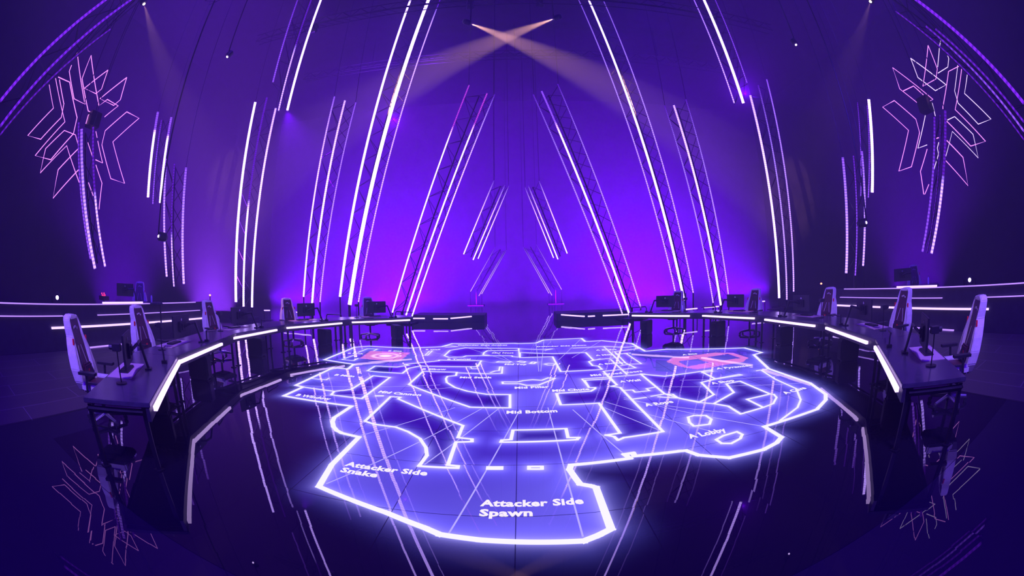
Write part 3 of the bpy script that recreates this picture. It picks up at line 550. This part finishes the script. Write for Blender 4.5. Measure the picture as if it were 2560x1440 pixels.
# ------------------------------------------------------------------ side decks with lit edges
def beam(b, p, q, w_, h_):
    p, q = Vector(p), Vector(q); t = (q-p).normalized(); n = Vector((-t.y, t.x, 0)).normalized()*w_/2; u = Vector((0, 0, h_/2))
    b.add([p-n-u, p+n-u, p+n+u, p-n+u, q-n-u, q+n-u, q+n+u, q-n+u], [(0, 1, 2, 3), (7, 6, 5, 4), (0, 4, 5, 1), (1, 5, 6, 2), (2, 6, 7, 3), (3, 7, 4, 0)])
for side, lr in ((-1, 'left'), (1, 'right')):
    x = side*9.7; cx = side*12.2
    root = empty('side_deck', (x, 5.5, 0)); tag(root, f'black raised deck behind the {lr} desks with glowing strips along its wall', 'stage deck')
    b = MB(); b.box((side*2.6, 0, .15), (5.0, 8.6, .3)); b.build('platform', RISER, root, .02)
    b = MB(); b.box((side*.09, 0, .5), (.12, 8.4, 1.0)); b.build('parapet', RISER, root)
    for z, y0, y1, h in ((1.0, -3.9, 3.4, .024), (.5, -2.2, 3.9, .045), (.75, -3.9, -1.8, .02), (.75, -.6, 3.6, .02), (1.03, -.4, 1.1, .05), (.03, -1.1, .8, .03)):
        b = MB(); beam(b, (-side*.02 if z > .1 else -side*.1, y0, z), (-side*.02 if z > .1 else -side*.1, y1, z), .05, h); b.build('light_strip', EDGE2 if h > .04 else EDGE, root)
# front edge of the far stage
for sx_, lr in ((-1, 'left'), (1, 'right')):
    root = empty('low_riser', (sx_*3, 17.2, 0)); tag(root, f'low black riser {lr} of the centre with a broken glowing edge', 'stage riser')
    b = MB(); b.prism([(-1.6, -.5), (1.5, -.5), (1.5, .9), (-1.6, .9)] if sx_ < 0 else [(-1.5, -.5), (1.6, -.5), (1.6, .9), (-1.5, .9)], 0, .3); b.build('body', RISER, root, .01)
    segs = [((1028, 796), (1062, 796)), ((1083, 797), (1120, 797)), ((1127, 796), (1200, 789))] if sx_ < 0 else [((1392, 786), (1461, 791)), ((1470, 791), (1487, 790)), ((1507, 789), (1572, 786))]
    for a, c in segs:
        A, B = onz(*a, .25)-Vector((sx_*3, 17.2, 0)), onz(*c, .25)-Vector((sx_*3, 17.2, 0)); b = MB(); beam(b, A, B, .05, .05); b.build('light_strip', EDGE2, root)
# lit edges of the low risers behind the far desks
for pts, lr in ((((660, 776), (675, 776), (708, 778), (775, 783), (853, 788)), 'left'), (((1700, 775), (1743, 771), (1760, 769), (1797, 766), (1880, 756), (1912, 753)), 'right')):
    root = empty('light_rail', onz(*pts[2], .45)); tag(root, f'thin glowing rail behind the far desks of the {lr} arc', 'light rail'); c0 = Vector(root.location)
    for a, c in zip(pts[::2], pts[1::2]):
        b = MB(); beam(b, onz(*a, .45)-c0, onz(*c, .45)-c0, .05, .045); b.build('light_strip', EDGE2, root)
    for p in pts: b = MB(); q = onz(*p, .45)-c0; b.tube([q, q-Vector((0, 0, .45))], .02, 4); b.build('post', BLACK, root)

# ------------------------------------------------------------------ coaches' places on the side decks
for side, lr, px, py in ((-1, 'left', 345, 697), (1, 'right', 2288, 662)):
    az = Vector(ray(px, py)); q = az.xy.normalized(); c = q*13.2; rz = math.atan2(q.y, q.x)-PI/2
    put(chair0, c.x, c.y, .3, rz+.2*side, f'white and maroon gaming chair on the {lr} raised deck', 'chair', 'gaming chairs on the side decks')
    m = q*12.2; t = empty('coach_table', (m.x, m.y, .3), rz); tag(t, f'black coach table on the {lr} raised deck', 'table')
    b = MB(); b.box((0, 0, .7), (1.6, .7, .04)); b.build('tabletop', DESK, t, .006)
    for sx_ in (-.72, .72):
        for sy in (-.28, .28): b = MB(); b.tube([(sx_, sy, 0), (sx_, sy, .69)], .025, 4); b.build('leg', BLACK, t)
    X = Vector((math.cos(rz), math.sin(rz))); p = m+X*(-.45)
    put(mon0, p.x, p.y, 1.02, rz, f'black monitor on the {lr} coach table', 'monitor', 'monitors on the coach tables')
    p = m+X*.45; put(bot0, p.x, p.y, 1.02, rz, f'clear water bottle on the {lr} coach table', 'bottle', 'bottles on the coach tables')

# ------------------------------------------------------------------ stage lights
def make_head(lens):
    t = empty('moving_head_light'); b = MB(); b.box((0, 0, .07), (.34, .3, .14)); b.build('base', BLACK, t, .015)
    b = MB()
    b.tube([(-.19, 0, .42), (-.17, 0, .15), (.17, 0, .15), (.19, 0, .42)], .03, 6)
    b.build('yoke', BLACK, t)
    b = MB(); b.lathe([(.07, -.18), (.12, -.12), (.13, .1), (.12, .15)], n=14, M=Matrix.Translation((0, 0, .4)) @ Matrix.Rotation(PI/2, 4, 'X')); h = b.build('lamp_head', PLASTIC, t)
    b = MB(); b.lathe([(.05, .15), (.05, .16)], n=14, M=Matrix.Translation((0, 0, .4)) @ Matrix.Rotation(PI/2, 4, 'X')); b.build('lens', lens, h); return t
hv = make_head(VIOL)
for px, py, D, z0, lab in ((143, 742, 11.5, None, 'lit moving head standing on a flight case on the left deck'), (2424, 700, 11.5, None, 'lit moving head standing on a flight case on the right deck')):
    p = ond(px, py, D); q = p.xy.normalized(); rz = math.atan2(q.y, q.x)-PI/2
    cz = .68; t = empty('flight_case', (p.x, p.y, .3), rz); tag(t, 'black ribbed flight case on the %s deck carrying a lamp' % ('left' if px < 1000 else 'right'), 'flight case')
    b = MB(); b.box((0, 0, .19), (.62, .42, .38)); b.build('body', RISER, t, .01)
    b = MB()
    for z in (.1, .2, .3): b.box((0, -.215, z), (.62, .012, .015))
    b.build('metal_edge', SILVER, t)
    o = hv if hv.name not in used else copy_tree(hv); used.add(hv.name); o.location = (p.x, p.y, cz); o.rotation_euler = (0, 0, rz); tag(o, lab, 'stage light', 'lamps on flight cases')
for px, py, D, lab in ((525, 738, 15, 'tiny orange pilot lamp behind the left desks'), (2053, 709, 15, 'tiny orange pilot lamp behind the right desks')):
    p = ond(px, py, D); t = empty('pilot_lamp', (p.x, p.y, 0)); tag(t, lab, 'lamp')
    b = MB(); b.tube([(0, 0, 0), (0, 0, p.z-.03)], .02, 6); b.lathe([(.15, 0), (.15, .02)], n=12); b.build('stand', BLACK, t)
    b = MB(); b.lathe([(.02, -.03), (.045, 0), (.02, .03)], (0, 0, p.z), 10); b.build('bulb', ORANGE, t)
p = ond(260, 745, 11.2); t = empty('control_box', (p.x, p.y, .3)); tag(t, 'small stand-mounted device with red lights on the left raised deck', 'control box')
b = MB(); b.box((0, 0, p.z-.3), (.32, .2, .1)); b.tube([(0, 0, 0), (0, 0, p.z-.34)], .025, 6); b.box((0, 0, .01), (.3, .3, .02)); b.build('body', BLACK, t)
REDL = glow('red_indicator', (1.2, .05, .3), 1., 'NONE')
for i, (dx, dz) in enumerate(((-.1, .1), (-.03, .06), (.05, .11), (.11, .07))):
    b = MB(); b.lathe([(.022, 0), (.022, .025), (.012, .035)], (dx, -.02, p.z-.3+dz-.01), 10); b.tube([(dx, -.02, p.z-.26), (dx, -.02, p.z-.3+dz)], .006, 5); b.build('indicator', REDL, t)
# warm follow spots in the roof
spots = [((1176, 59), 13.5, (-7.5, 36.9), (1560, 235), 'left of the two crossing warm follow spots', 45000), ((1385, 47), 13.5, None, (985, 225), 'right of the two crossing warm follow spots', 45000), ((360, 10), 12, None, (420, 190), 'dim warm spot beam at upper left', 3200), ((2176, 4), 12, None, (2140, 110), 'faint warm spot at upper right', 1300),
    ((568, 142), 14, 0, (480, 240), 'blue beam light high at left near the tall truss', 1400), ((1990, 112), 14, 0, (2060, 210), 'blue beam light at upper right left of the snowflake', 900),
    ((396, 590), 12.5, 0, (270, 566), 'violet beam light low at left pointing outward above the deck', 700), ((2166, 556), 12.5, 0, (2290, 535), 'violet beam light low at right pointing outward above the deck', 700)]
for (px, py), D, _, (ax, ay), lab, pw in spots:
    p = ond(px, py, D); a = ond(ax, ay, D+5 if pw > 20000 else D-.6); dv = (a-p).normalized()
    b_ = empty('follow_spot', p); b_.rotation_euler = dv.to_track_quat('-Y', 'Z').to_euler(); tag(b_, lab, 'stage light', 'beam lights hanging from the roof')
    b = MB(); b.lathe([(.07, -.34), (.13, -.26), (.13, -.03), (.11, -.005)], n=14, M=Matrix.Rotation(PI/2, 4, 'X')); b.build('housing', PLASTIC, b_)
    b = MB(); b.lathe([(.045, 0), (.045, .01)], n=14, M=Matrix.Rotation(PI/2, 4, 'X')); b.build('lens', WARML if _ != 0 else VIOL, b_)
    lamp('follow_spot_beam', 'SPOT', p+dv*.05, pw, WARM if _ != 0 else (.3, .12, 1), .03, a, 17 if _ != 0 else 9, .6)
    t = empty('roof_pipe', (p.x, p.y, p.z)); 
    b = MB(); b.tube([(0, 0, .02), (0, 0, ZC-p.z)], .025, 6); o = b.build('drop_pipe', BLACK, t); tag(t, 'thin pipe to the ' + lab, 'pipe')
# roof trusses: three shallow arches of dark lattice
for y, z, n_ in ((10, 14.2, 'nearest'), (15, 14.6, 'middle'), (21, 15.0, 'farthest')):
    t = empty('roof_truss', (0, y, z)); tag(t, f'{n_} dark lattice roof truss across the hall', 'truss', 'roof trusses')
    b = MB()
    for dy, dz in ((-.2, -.2), (.2, -.2), (-.2, .2), (.2, .2)): b.tube([(-14, dy, dz), (14, dy, dz)], .03, 4)
    for i in range(56):
        xx = -14+i*.5; s = 1 if i % 2 else -1
        b.tube([(xx, -.2, s*.2), (xx+.5, -.2, -s*.2)], .015, 3, cap=False); b.tube([(xx, -.2, -.2), (xx+.5, .2, -.2)], .015, 3, cap=False)
    b.build('lattice', BLACK, t)
    b = MB()
    for xx in (-9, 0, 9): b = MB(); b.tube([(xx, 0, .2), (xx, 0, ZC-z)], .015, 4); b.build('chain', BLACK, t)
for i, (x, y) in enumerate([(-8, 9.8), (-1.5, 9.8), (1, 9.8), (6, 9.8), (12, 9.8), (-10, 14.8), (-2.0, 14.8), (1.2, 14.8), (10, 14.8)]):
    o = make_head(PLASTIC) if i == 0 else copy_tree(off0)
    if i == 0: off0 = o
    o.location = (x, y, 13.95 if y < 12 else 14.35); o.rotation_euler = (PI, 0, .3*i); tag(o, 'unlit black moving head hanging from a roof truss', 'stage light', 'unlit moving heads on the roof trusses')
